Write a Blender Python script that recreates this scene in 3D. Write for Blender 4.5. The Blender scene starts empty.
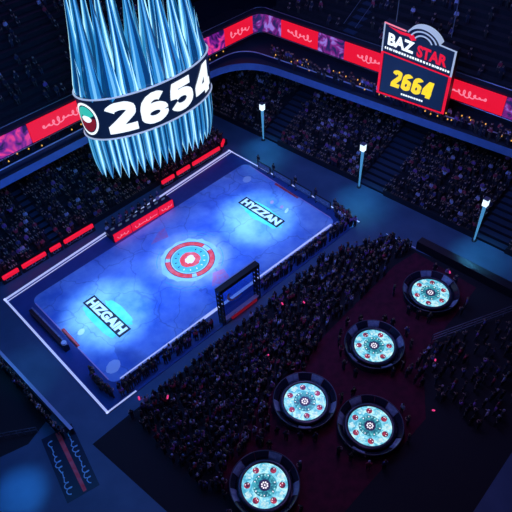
import bpy, bmesh, math, random
from mathutils import Vector, Matrix
random.seed(7)
C = bpy.context.scene.collection
PI = math.pi
sc = bpy.context.scene
sc.view_settings.view_transform = 'Standard'
sc.view_settings.look = 'None'
sc.view_settings.exposure = 0.0
sc.view_settings.gamma = 1.0

# ------------------------------------------------------------------ materials
def mat(name, col, rough=0.6, metal=0.0, emit=None, es=0.0, spec=0.5, noise=None, rand=None):
    m = bpy.data.materials.new(name); m.use_nodes = True
    nt = m.node_tree; b = nt.nodes['Principled BSDF']
    b.inputs['Base Color'].default_value = (*col, 1)
    b.inputs['Roughness'].default_value = rough
    b.inputs['Metallic'].default_value = metal
    b.inputs['Specular IOR Level'].default_value = spec
    if emit:
        b.inputs['Emission Color'].default_value = (*emit, 1)
        b.inputs['Emission Strength'].default_value = es
    if noise:                                   # (scale, second colour)
        n = nt.nodes.new('ShaderNodeTexNoise'); n.inputs['Scale'].default_value = noise[0]
        n.inputs['Detail'].default_value = 6
        tc = nt.nodes.new('ShaderNodeTexCoord')
        r = nt.nodes.new('ShaderNodeValToRGB')
        r.color_ramp.elements[0].position = .35; r.color_ramp.elements[1].position = .68
        r.color_ramp.elements[0].color = (*col, 1); r.color_ramp.elements[1].color = (*noise[1], 1)
        nt.links.new(tc.outputs['Object'], n.inputs['Vector'])
        nt.links.new(n.outputs['Fac'], r.inputs['Fac'])
        nt.links.new(r.outputs['Color'], b.inputs['Base Color'])
    if rand:                                    # list of colours picked by the object
        oi = nt.nodes.new('ShaderNodeObjectInfo')
        r = nt.nodes.new('ShaderNodeValToRGB'); cr = r.color_ramp; cr.interpolation = 'CONSTANT'
        while len(cr.elements) < len(rand): cr.elements.new(0.5)
        for i, c in enumerate(rand):
            cr.elements[i].position = i/len(rand); cr.elements[i].color = (*c, 1)
        nt.links.new(oi.outputs['Random'], r.inputs['Fac'])
        nt.links.new(r.outputs['Color'], b.inputs['Base Color'])
    return m

def lit_mat(name, c1, c2, s1, scale, strength, mid=None, det=4):
    """self-lit display with a two or three tone picture on it"""
    m = bpy.data.materials.new(name); m.use_nodes = True
    nt = m.node_tree; b = nt.nodes['Principled BSDF']
    b.inputs['Base Color'].default_value = (.02, .02, .02, 1); b.inputs['Roughness'].default_value = .25
    n = nt.nodes.new('ShaderNodeTexNoise'); n.inputs['Scale'].default_value = scale
    n.inputs['Detail'].default_value = det; n.inputs['Distortion'].default_value = s1
    tc = nt.nodes.new('ShaderNodeTexCoord'); r = nt.nodes.new('ShaderNodeValToRGB')
    r.color_ramp.elements[0].position = .38; r.color_ramp.elements[1].position = .62
    r.color_ramp.elements[0].color = (*c1, 1); r.color_ramp.elements[1].color = (*c2, 1)
    if mid:
        e = r.color_ramp.elements.new(.5); e.color = (*mid, 1)
    nt.links.new(tc.outputs['Object'], n.inputs['Vector'])
    nt.links.new(n.outputs['Fac'], r.inputs['Fac'])
    nt.links.new(r.outputs['Color'], b.inputs['Emission Color'])
    b.inputs['Emission Strength'].default_value = strength
    return m

CLOTH = [(.012,.012,.02),(.02,.018,.03),(.01,.01,.014),(.03,.02,.04),(.015,.02,.045),(.025,.012,.02),(.012,.012,.02),(.01,.012,.02),
         (.05,.04,.09),(.03,.03,.06),(.42,.05,.09),(.30,.12,.42),(.60,.55,.75),(.10,.10,.28),(.02,.02,.03),(.012,.012,.018)]
M = {}
M['concrete'] = mat('dark_concrete', (.045,.095,.17), .5, noise=(.35, (.065,.125,.21)))
M['carpet'] = mat('red_carpet', (.10,.003,.022), .95, noise=(1.2, (.05,.002,.012)))
M['stand'] = mat('stand_concrete', (.012,.013,.020), .9, noise=(2.0, (.008,.009,.014)))
M['step'] = mat('aisle_step', (.022,.045,.085), .8)
M['wall'] = mat('dark_wall', (.012,.014,.022), .8, noise=(.8, (.02,.022,.035)))
M['slab'] = mat('balcony_fascia', (.10,.22,.46), .45, noise=(1.2, (.13,.26,.52)))
M['ledge'] = mat('balcony_ledge', (.02,.03,.05), .7)
M['line_trim'] = mat('pale_trim', (.45,.5,.65), .4)
M['black'] = mat('black_metal', (.012,.012,.016), .4, noise=(4.0, (.02,.02,.026)))
M['navy'] = mat('navy_panel', (.008,.016,.045), .35)
M['steel'] = mat('grey_steel', (.25,.27,.32), .35, .7)
M['border'] = mat('rink_border', (.025,.075,.26), .35, noise=(.8, (.035,.095,.30)))
M['floor_shade'] = mat('black_floor_shade', (.010,.010,.014), .9)  # near-black colour standing in for unlit floor
M['edge_strip'] = mat('edge_light_strip', (.5,.5,.6), .4, emit=(.50,.60,1.0), es=.7)
M['screen_dim'] = mat('monitor_screen', (.05,.07,.1), .3, emit=(.15,.25,.5), es=.3)
M['white_line'] = mat('white_line', (.9,.9,.98), .4)
M['pink_line'] = mat('pink_line', (.85,.55,.8), .4)
M['skin'] = mat('skin', (.42,.26,.20), .6, rand=[(.48,.31,.24),(.36,.22,.16),(.20,.11,.08),(.52,.36,.30)])
M['shirt'] = mat('shirt', (.1,.1,.1), .8, rand=CLOTH)
M['trousers'] = mat('trousers', (.03,.03,.05), .85, rand=[(.02,.02,.03),(.03,.035,.07),(.05,.045,.04),(.015,.015,.02)])
M['hair'] = mat('hair', (.02,.015,.012), .6, rand=[(.015,.012,.01),(.05,.03,.018),(.03,.02,.015),(.16,.11,.05),(.34,.30,.42),(.02,.02,.03)])
M['red_led'] = mat('red_led', (.1,.0,.01), .4, emit=(1.0,.008,.04), es=.8)
M['red_dim'] = mat('red_led_dim', (.1,.0,.01), .4, emit=(.5,.01,.03), es=.28)
M['pink_led'] = mat('pink_led', (.1,.02,.03), .4, emit=(1.0,.25,.38), es=.95)
M['white_led'] = mat('white_led', (.2,.2,.2), .4, emit=(.86,.95,1.0), es=1.15)
M['pale_led'] = mat('pale_led', (.2,.2,.2), .4, emit=(.55,.7,1.0), es=.6)
M['yellow_led'] = mat('yellow_led', (.2,.2,.0), .4, emit=(1.0,.72,.02), es=1.0)
M['orange_led'] = mat('orange_led', (.2,.1,.0), .4, emit=(1.0,.50,.1), es=.9)
M['teal_led'] = mat('teal_led', (.0,.1,.1), .4, emit=(.05,.75,.62), es=.7)
M['maroon_led'] = mat('maroon_led', (.05,.0,.0), .4, emit=(.30,.015,.04), es=.7)
M['band'] = mat('band_screen', (.006,.010,.022), .3, emit=(.01,.03,.10), es=.3)
M['sign_navy'] = mat('sign_navy_screen', (.006,.010,.03), .3, emit=(.006,.025,.085), es=.5)
M['purple_show'] = lit_mat('purple_display', (.02,.005,.10), (1.0,.05,.36), 2.0, .45, .75, (.24,.015,.36), 2)
M['blue_show'] = lit_mat('violet_display', (.02,.02,.16), (.42,.25,1.0), 2.0, .45, .7, (.28,.02,.32), 2)
# chandelier glass, gloss highlights and shade put into the facet colours
M['ice_glint'] = mat('lit_glass_painted_glint', (.3,.5,.6), .15, emit=(.55,.95,1.0), es=1.1)
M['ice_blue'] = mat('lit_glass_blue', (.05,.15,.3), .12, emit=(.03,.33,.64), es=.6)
M['ice_shade'] = mat('lit_glass_painted_shade', (.01,.05,.12), .12, emit=(.004,.07,.17), es=.5)
M['ice_sheen'] = mat('lit_glass_painted_sheen', (.1,.3,.4), .12, emit=(.26,.72,.92), es=.7)
# table
M['play_cyan'] = lit_mat('playfield_cyan', (.06,.42,.62), (.62,.97,1.0), 1.2, 1.3, 1.0, (.26,.75,.95))
M['play_teal'] = lit_mat('playfield_teal', (.01,.14,.22), (.10,.60,.70), 1.0, 3.5, .8, (.03,.28,.38))
M['play_dark'] = mat('playfield_dark', (.01,.01,.03), .3, emit=(.03,.02,.10), es=.6)
M['play_white'] = mat('playfield_white', (.2,.2,.2), .3, emit=(1.0,.93,1.0), es=1.05)
M['card_cyan'] = lit_mat('card_field_cyan', (.25,.72,.90), (.80,1.0,1.0), 1.0, 3.0, .9)
M['play_red'] = lit_mat('playfield_red', (.03,.005,.04), (.62,.05,.10), 1.0, 3.0, .75)
M['rail'] = mat('table_rail', (.02,.025,.04), .25)
M['rim'] = mat('table_rim', (.05,.06,.09), .3, .3)
M['glass_pale'] = mat('pale_panel', (.30,.38,.5), .2, noise=(3.0, (.16,.22,.34)))
M['dark_panel'] = mat('dark_panel', (.016,.018,.035), .22)
M['post_glow'] = mat('post_tube', (.1,.2,.3), .3, emit=(.10,.42,.80), es=.55)
M['post_head'] = mat('post_head', (.3,.3,.3), .3, emit=(.72,.90,1.0), es=1.3)

# paint of the rink: pale blue resin with fine scratches
def rink_mat():
    m = bpy.data.materials.new('rink_surface'); m.use_nodes = True
    nt = m.node_tree; b = nt.nodes['Principled BSDF']; L = nt.links
    tc = nt.nodes.new('ShaderNodeTexCoord')
    n = nt.nodes.new('ShaderNodeTexNoise'); n.inputs['Scale'].default_value = .16; n.inputs['Detail'].default_value = 7
    n.inputs['Roughness'].default_value = .62
    r = nt.nodes.new('ShaderNodeValToRGB')
    r.color_ramp.elements[0].position = .36; r.color_ramp.elements[1].position = .66
    r.color_ramp.elements[0].color = (.10,.28,.75,1); r.color_ramp.elements[1].color = (.46,.72,1.0,1)
    n2 = nt.nodes.new('ShaderNodeTexNoise'); n2.inputs['Scale'].default_value = .35; n2.inputs['Detail'].default_value = 3
    mx = nt.nodes.new('ShaderNodeVectorMath'); mx.operation = 'MULTIPLY_ADD'
    mx.inputs[1].default_value = (3.5,3.5,0)
    v = nt.nodes.new('ShaderNodeTexVoronoi'); v.feature = 'DISTANCE_TO_EDGE'; v.inputs['Scale'].default_value = .22
    r2 = nt.nodes.new('ShaderNodeValToRGB')
    r2.color_ramp.elements[0].position = .0; r2.color_ramp.elements[1].position = .022
    r2.color_ramp.elements[0].color = (.30,.34,.5,1); r2.color_ramp.elements[1].color = (1,1,1,1)
    mul = nt.nodes.new('ShaderNodeMixRGB'); mul.blend_type = 'MULTIPLY'; mul.inputs['Fac'].default_value = .55
    L.new(tc.outputs['Object'], n.inputs['Vector']); L.new(tc.outputs['Object'], n2.inputs['Vector'])
    L.new(n2.outputs['Color'], mx.inputs[0]); L.new(tc.outputs['Object'], mx.inputs[2])
    L.new(mx.outputs['Vector'], v.inputs['Vector'])
    L.new(v.outputs['Distance'], r2.inputs['Fac'])
    L.new(n.outputs['Fac'], r.inputs['Fac'])
    L.new(r.outputs['Color'], mul.inputs['Color1']); L.new(r2.outputs['Color'], mul.inputs['Color2'])
    L.new(mul.outputs['Color'], b.inputs['Base Color'])
    b.inputs['Roughness'].default_value = .42
    return m
M['rink'] = rink_mat()
M['teal_paint'] = mat('teal_paint', (.10,.75,.62), .5, noise=(.9, (.22,.85,.78)))
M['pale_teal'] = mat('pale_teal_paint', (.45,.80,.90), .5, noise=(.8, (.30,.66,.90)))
M['red_paint'] = mat('red_paint', (.95,.04,.05), .5, noise=(1.6, (.90,.16,.18)))
M['pink_paint'] = mat('pink_paint', (.80,.28,.48), .5, noise=(2.2, (.50,.42,.75)))
M['deep_teal'] = mat('deep_teal_paint', (.06,.48,.62), .5, noise=(1.5, (.10,.60,.70)))
M['black_paint'] = mat('black_paint', (.006,.012,.025), .5)
M['white_paint'] = mat('white_paint', (.95,.95,1.0), .5)
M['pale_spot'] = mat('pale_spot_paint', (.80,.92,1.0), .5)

# ------------------------------------------------------------------ mesh helpers
class MB:
    def __init__(s): s.v = []; s.f = []; s.mi = []
    def add(s, vs, fs, mi=0):
        k = len(s.v); s.v += [tuple(v) for v in vs]
        s.f += [tuple(i+k for i in f) for f in fs]; s.mi += [mi]*len(fs); return s
    def box(s, c, d, rz=0, mi=0):
        x, y, z = (q/2 for q in d); ca, sa = math.cos(rz), math.sin(rz)
        vs = []
        for sz in (-z, z):
            for sx, sy in ((-x,-y),(x,-y),(x,y),(-x,y)):
                vs.append((c[0]+sx*ca-sy*sa, c[1]+sx*sa+sy*ca, c[2]+sz))
        return s.add(vs, [(3,2,1,0),(4,5,6,7),(0,1,5,4),(1,2,6,5),(2,3,7,6),(3,0,4,7)], mi)
    def prism(s, poly, z0, z1, mi=0):
        n = len(poly)
        vs = [(x,y,z0) for x,y in poly]+[(x,y,z1) for x,y in poly]
        fs = [tuple(range(n-1,-1,-1)), tuple(range(n,2*n))]+[(i,(i+1)%n,n+(i+1)%n,n+i) for i in range(n)]
        return s.add(vs, fs, mi)
    def lathe(s, prof, n=40, c=(0,0,0), a0=0, a1=2*PI, mi=0):
        full = abs(a1-a0-2*PI) < 1e-6; m = n if full else n+1; vs = []; fs = []
        for i in range(m):
            a = a0+(a1-a0)*i/n
            for r, z in prof: vs.append((c[0]+r*math.cos(a), c[1]+r*math.sin(a), c[2]+z))
        k = len(prof)
        for i in range(n):
            j = (i+1) % m
            for q in range(k-1): fs.append((i*k+q, j*k+q, j*k+q+1, i*k+q+1))
        return s.add(vs, fs, mi)
    def tube(s, pts, r, n=6, mi=0):
        pts = [Vector(p) for p in pts]; vs = []; fs = []
        for i, p in enumerate(pts):
            d = (pts[min(i+1,len(pts)-1)]-pts[max(i-1,0)]).normalized()
            u = d.cross(Vector((0,0,1)))
            if u.length < 1e-4: u = Vector((1,0,0))
            u.normalize(); w = d.cross(u)
            for k in range(n):
                a = 2*PI*k/n; vs.append(p+u*(r*math.cos(a))+w*(r*math.sin(a)))
        for i in range(len(pts)-1):
            for k in range(n):
                fs.append((i*n+k, i*n+(k+1)%n, (i+1)*n+(k+1)%n, (i+1)*n+k))
        fs.append(tuple(range(n-1,-1,-1))); fs.append(tuple((len(pts)-1)*n+k for k in range(n)))
        return s.add(vs, fs, mi)
    def mesh(s, name, mats, smooth=False):
        me = bpy.data.meshes.new(name); me.from_pydata(s.v, [], s.f)
        for m in mats: me.materials.append(m)
        me.polygons.foreach_set('material_index', s.mi)
        if smooth: me.polygons.foreach_set('use_smooth', [True]*len(s.f))
        me.update(); return me
    def obj(s, name, mats, parent=None, smooth=False, loc=None):
        if not isinstance(mats, (list, tuple)): mats = [mats]
        o = bpy.data.objects.new(name, s.mesh(name, mats, smooth)); C.objects.link(o)
        if parent: o.parent = parent
        if loc is not None: o.location = loc
        return o

def tag(o, label=None, cat=None, group=None, kind=None):
    if label: o['label'] = label
    if cat: o['category'] = cat
    if group: o['group'] = group
    if kind: o['kind'] = kind
    return o
def thing(name, label, cat, loc=(0,0,0), rz=0, group=None):
    o = bpy.data.objects.new(name, None); C.objects.link(o); o.empty_display_size = .3
    o.location = loc; o.rotation_euler = (0,0,rz); return tag(o, label, cat, group)
def dup(o, parent=None, loc=None, rz=None):
    c = o.copy(); C.objects.link(c)
    if parent: c.parent = parent
    if loc is not None: c.location = loc
    if rz is not None: c.rotation_euler = (0,0,rz)
    for ch in list(o.children): dup(ch, c)
    return c
def text_mesh(txt, offset=0.03, depth=0.0, shear=0.0):
    cu = bpy.data.curves.new('lettering', 'FONT'); cu.body = txt; cu.offset = offset; cu.extrude = depth
    cu.shear = shear; cu.align_x = 'LEFT'; cu.resolution_u = 3
    o = bpy.data.objects.new('lettering', cu); C.objects.link(o)
    dg = bpy.context.evaluated_depsgraph_get()
    me = bpy.data.meshes.new_from_object(o.evaluated_get(dg))
    bpy.data.objects.remove(o); bpy.data.curves.remove(cu)
    return me
def place_text(txt, fn, m, name, parent, offset=.03, w=1, h=1, cuts=None, shear=0.0, depth=0.0):
    """fn maps u in 0..w, v in 0..h, d to a point"""
    me = text_mesh(txt, offset, depth, shear)
    if cuts:
        bm = bmesh.new(); bm.from_mesh(me); bmesh.ops.triangulate(bm, faces=bm.faces)
        for _ in range(4):
            es = [e for e in bm.edges if e.calc_length() > cuts]
            if not es: break
            bmesh.ops.subdivide_edges(bm, edges=es, cuts=1); bmesh.ops.triangulate(bm, faces=bm.faces)
        bm.to_mesh(me); bm.free()
    xs = [v.co.x for v in me.vertices]; ys = [v.co.y for v in me.vertices]
    x0, x1, y0, y1 = min(xs), max(xs), min(ys), max(ys)
    for v in me.vertices:
        v.co = fn((v.co.x-x0)/(x1-x0)*w, (v.co.y-y0)/(y1-y0)*h, v.co.z)
    me.materials.clear(); me.materials.append(m)
    o = bpy.data.objects.new(name, me); C.objects.link(o); o.parent = parent
    return o
def frame_fn(o, ux, uy, un, du=0, dv=0, dn=0):
    o, ux, uy, un = Vector(o), Vector(ux).normalized(), Vector(uy).normalized(), Vector(un).normalized()
    return lambda u, v, d: o+ux*(u+du)+uy*(v+dv)+un*(d+dn)
def scribble(fn, w, h, mb, seed, thick=.12, mi=0, n=26):
    """handwriting-like line: a looping ribbon"""
    rr = random.Random(seed); pts = []
    for i in range(n*4):
        t = i/(n*4-1)
        a = t*n*1.3
        amp = h*.32*(.55+.45*math.sin(t*13+seed))
        pts.append((t*w+.35*h*math.cos(a*2.2)*.5, h*.5+amp*math.sin(a*2.2)+rr.uniform(-.05,.05)*h))
    for (a, b) in zip(pts, pts[1:]):
        d = Vector((b[0]-a[0], b[1]-a[1]));
        if d.length < 1e-5: continue
        q = Vector((-d.y, d.x)).normalized()*thick*.5
        mb.add([fn(a[0]+q.x,a[1]+q.y,0), fn(a[0]-q.x,a[1]-q.y,0), fn(b[0]-q.x,b[1]-q.y,0), fn(b[0]+q.x,b[1]+q.y,0)], [(0,1,2,3)], mi)

def arc(cx, cy, rx, ry, a0, a1, n=14):
    return [(cx+rx*math.cos(math.radians(a0+(a1-a0)*i/n)), cy+ry*math.sin(math.radians(a0+(a1-a0)*i/n))) for i in range(n+1)]
GLYPH = {                                               # centre lines in a 0..1 box
 '2': [arc(.5,.70,.36,.18,170,-35)+[(.14,.14)], [(.02,.12),(.98,.12)]],
 '6': [arc(.5,.33,.36,.21,0,360,24), [(.14,.36),(.15,.52),(.22,.70),(.34,.82),(.5,.88)]+arc(.52,.74,.30,.14,80,25,5)],
 '5': [[(.90,.88),(.22,.88),(.15,.47)], arc(.48,.36,.37,.235,140,-160,22)],
 '4': [[(.72,.0),(.72,1.0)], [(.66,.93),(.10,.32)], [(.0,.26),(1.0,.26)]]}
def digits(txt, fn, m, parent, w, h, thick):
    n = len(txt); cell = w/(n-.12); gw = cell*.88
    for i, c in enumerate(txt):
        q = MB(); th = thick*h*.5
        for path in GLYPH[c]:
            P = [Vector((i*cell+x*gw, y*h)) for x, y in path]
            fine = [P[0]]
            for a, b in zip(P, P[1:]):
                k = max(1, int((b-a).length/.35)); fine += [a+(b-a)*(j+1)/k for j in range(k)]
            L_ = []
            for j in range(len(fine)):
                d = (fine[min(j+1,len(fine)-1)]-fine[max(j-1,0)]).normalized(); nn = Vector((-d.y,d.x))
                wd = th*(.92 if abs(d.x) > .8 else 1.0)
                L_.append((fine[j]+nn*wd, fine[j]-nn*wd))
            cl = lambda p: fn(min(max(p.x,i*cell),i*cell+gw), min(max(p.y,0),h))
            vs = [cl(p) for ab in L_ for p in ab]
            q.add(vs, [(2*j,2*j+1,2*j+3,2*j+2) for j in range(len(fine)-1)])
        q.obj('digit', m, parent)

# ------------------------------------------------------------------ camera
cam = bpy.data.cameras.new('camera'); co = bpy.data.objects.new('camera', cam); C.objects.link(co)
R_ = Vector((0.70623521,-0.706842,-0.04007766)); U_ = Vector((0.53030575,0.49064814,0.69140452)); F_ = Vector((0.46904973,0.50954763,-0.72135537))
mw = Matrix(((R_.x,U_.x,-F_.x,-29.3426858),(R_.y,U_.y,-F_.y,-45.36709769),(R_.z,U_.z,-F_.z,54.98642707),(0,0,0,1)))
co.matrix_world = mw
cam.sensor_width = 36; cam.lens = 594.96/512*36; cam.clip_end = 500
sc.camera = co

# ------------------------------------------------------------------ setting
fl = MB(); fl.box((5,0,-.25), (130,130,.5)); tag(fl.obj('floor', M['concrete']), kind='structure')
K = .065                                                # the far end stand sits slightly askew
def xr(y): return 25.7-K*y                              # its front line

w = MB(); w.box((0,58,22), (130,.6,44)); tag(w.obj('wall_left', M['wall']), kind='structure')
w = MB(); w.box((68,0,22), (.6,130,44)); tag(w.obj('wall_right', M['wall']), kind='structure')

q = MB(); q.prism([(-20.0,-12.9),(12,-13.3),(20.8,-16.5),(21.0,-20.9),(24,-42),(-20,-44),(-23.0,-12.9)], 0, .012)  # added black sheet, gives the dark of the floor below the crowd
tag(q.obj('floor_shade_sheet', M['floor_shade']), 'black sheet added to darken the floor under the standing crowd', 'shade sheet')
q = MB(); q.prism([(-45,9),(-24.5,9),(-24.0,-7.0),(-27.5,-8.2),(-45,-3)], 0, .012)  # another added sheet, its colour darkens the floor beyond the barrier
tag(q.obj('floor_shade_sheet', M['floor_shade']), 'black sheet added to darken the floor left of the walkway barrier', 'shade sheet')
# carpet around the gaming tables
cp = MB(); cp.prism([(-17,-24.3),(-9,-21.8),(5,-20.9),(17,-20.4),(20.6,-21),(20.6,-29.6),(8,-30.6),(2,-35),(-17,-35)], 0.012, .02)
tag(cp.obj('carpet', M['carpet']), 'dark red carpet laid under the round gaming tables', 'carpet')

# ------------------------------------------------------------------ rink
rk = thing('rink', 'blue lit rink with emblem and lettered floor plates in mid arena', 'rink', (0,0,0))
A, B, Cc, D = (-19.9,10.96), (19.66,12.63), (20.37,-12.32), (-20.1,-11.28)
ia, ib, ic, idd = (-17.5,8.4), (19.0,8.3), (18.2,-10.0), (-17.6,-8.9)
mb = MB(); mb.prism([D,Cc,B,A], 0, .10); mb.obj('border_deck', M['border'], rk)
def rounded(q, r, n=6):
    out = []
    for i, p in enumerate(q):
        p = Vector(p); a = Vector(q[i-1])-p; b = Vector(q[(i+1)%len(q)])-p
        p0 = p+a.normalized()*r; p1 = p+b.normalized()*r
        for k in range(n+1):
            t = k/n; out.append(tuple(p0*(1-t)**2+p*2*t*(1-t)+p1*t*t))
    return out
inner = rounded([idd,ic,ib,ia], 1.2)
mb = MB(); mb.prism(inner, .10, .14); mb.obj('playing_surface', M['rink'], rk)
def strip(p, q, wd, z, m, name, hgt=.012, off=0):
    p, q = Vector((p[0],p[1],0)), Vector((q[0],q[1],0)); d = (q-p).normalized(); n = Vector((-d.y,d.x,0))
    a = p+n*(off-wd/2); b = q+n*(off-wd/2); c = q+n*(off+wd/2); e = p+n*(off+wd/2)
    m_ = MB(); m_.prism([(a.x,a.y),(b.x,b.y),(c.x,c.y),(e.x,e.y)], z, z+hgt); return m_.obj(name, m, rk)
strip(A, B, .34, .10, M['edge_strip'], 'edge_light_strip', off=-.25)
strip(A, B, .16, .10, M['edge_strip'], 'edge_light_strip', off=-.72)
strip(D, A, .26, .10, M['edge_strip'], 'edge_light_strip', off=-.18)
strip(D, (-16.3,-11.4), .2, .10, M['edge_strip'], 'edge_light_strip', off=.15)
strip(B, Cc, .2, .10, M['edge_strip'], 'edge_light_strip', off=-.15)
strip((-16.6,-8.8), (17.3,-9.85), .40, .14, M['edge_strip'], 'side_light_strip', off=-.1)
strip((-17.45,7.4), (-17.55,-8), .13, .14, M['pink_line'], 'end_line')
strip((18.9,7.4), (18.25,-9), .13, .14, M['pink_line'], 'end_line')
for p, q in (((-17.3,1.6),(-17.4,-1.9)), ((18.45,1.6),(18.35,-3.0))):
    strip(p, q, .42, .142, M['red_paint'], 'goal_mark', .01)
def flat(poly, z, h, m, name, parent=rk):
    q = MB(); q.prism(poly, z, z+h); return q.obj(name, m, parent)
def blob(cx, cy, a, b, rot=0, n=28, jit=0, seed=1):
    rr = random.Random(seed); out = []
    for i in range(n):
        t = 2*PI*i/n; k = 1+rr.uniform(-jit, jit)
        x, y = a*k*math.cos(t), b*k*math.sin(t)
        out.append((cx+x*math.cos(rot)-y*math.sin(rot), cy+x*math.sin(rot)+y*math.cos(rot)))
    return out
# painted plates with lettering, read along the short side
for (cx, cy, txt, sd) in ((-12.6,-.55,'HIZGAIH',3), (12.75,-1.2,'HYZZAN',5)):
    if sd == 3:
        flat(blob(cx+1.35,cy-.6,.75,2.6,0,26,.10,sd), .14, .006, M['teal_paint'], 'teal_splash')
        flat(blob(cx-1.15,cy-.2,.62,3.2,0,26,.10,sd+1), .14, .006, M['teal_paint'], 'teal_splash')
    else:
        flat(blob(cx-.25,cy-.4,1.45,3.7,0,30,.12,sd), .14, .006, M['teal_paint'], 'teal_splash')
    pl = flat([(cx-.85,cy-3.75),(cx+.85,cy-3.75),(cx+.85,cy+3.75),(cx-.85,cy+3.75)], .148, .03, M['black_paint'], 'letter_plate')
    place_text(txt, frame_fn((cx-.65,cy+3.45,.185), (0,-1,0), (1,0,0), (0,0,1)), M['white_paint'], 'lettering', pl, .06, 6.9, 1.3)
# emblem in the middle
def ring(r0, r1, z, m, name, arcs=None, c=(.15,-.85), n=64):
    q = MB()
    for a0, a1 in (arcs or [(0, 2*PI)]):
        q.lathe([(r0,z),(r0,z+.006),(r1,z+.006),(r1,z)], n, (c[0],c[1],0), a0, a1)
    return q.obj(name, m, rk)
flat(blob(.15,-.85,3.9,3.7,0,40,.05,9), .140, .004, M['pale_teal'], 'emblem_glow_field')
ring(2.55, 3.15, .146, M['red_paint'], 'emblem_ring', [(.2,2.3),(2.5,4.1),(4.3,6.1)])
ring(2.46, 2.55, .146, M['black_paint'], 'emblem_outline'); ring(3.15, 3.22, .146, M['black_paint'], 'emblem_outline')
ring(1.35, 2.30, .146, M['deep_teal'], 'emblem_ring')
flat(blob(.15,-.85,1.38,1.3,0,30,.05,4), .147, .006, M['red_paint'], 'emblem_centre')
flat(blob(.15,-.85,.72,.62,.5,18,.18,6), .154, .005, M['white_paint'], 'emblem_heart')
for k in range(14):
    a = k*2*PI/14
    if k in (2,3): continue
    flat(blob(.15+1.85*math.cos(a), -.85+1.85*math.sin(a), .16, .09, a, 8), .153, .004, M['white_paint'] if k>7 else M['black_paint'], 'emblem_dot')
# arcs of thin dark drawing around the emblem
for r0, arcs in ((4.6,[(.3,1.1),(3.3,4.2)]), (5.1,[(.15,.9),(3.5,4.4)]), (4.2,[(5.2,6.0),(2.0,2.7)])):
    ring(r0, r0+.09, .141, M['deep_teal'], 'emblem_arc', arcs, n=20)
flat([(-1.6,5.0),(.9,4.4),(1.7,6.2),(.5,6.1)], .141, .004, M['pink_paint'], 'pink_patch')
flat([(-1.0,-6.3),(.6,-4.7),(2.0,-5.2),(1.4,-7.3)], .141, .004, M['pink_paint'], 'pink_patch')
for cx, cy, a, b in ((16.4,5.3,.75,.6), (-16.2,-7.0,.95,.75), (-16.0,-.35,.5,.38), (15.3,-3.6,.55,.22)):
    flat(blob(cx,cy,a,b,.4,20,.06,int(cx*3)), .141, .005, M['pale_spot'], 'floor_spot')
for cx, cy in ((15.2,-.9),(15.4,-2.6)):
    flat(blob(cx,cy,.34,.26,.4,14,.1,int(cy*9)), .141, .005, M['pink_paint'], 'floor_spot')
strip((20.9,-16.2), (21.3,-20.8), .12, .0, M['white_line'], 'aisle_line', .01)

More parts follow.
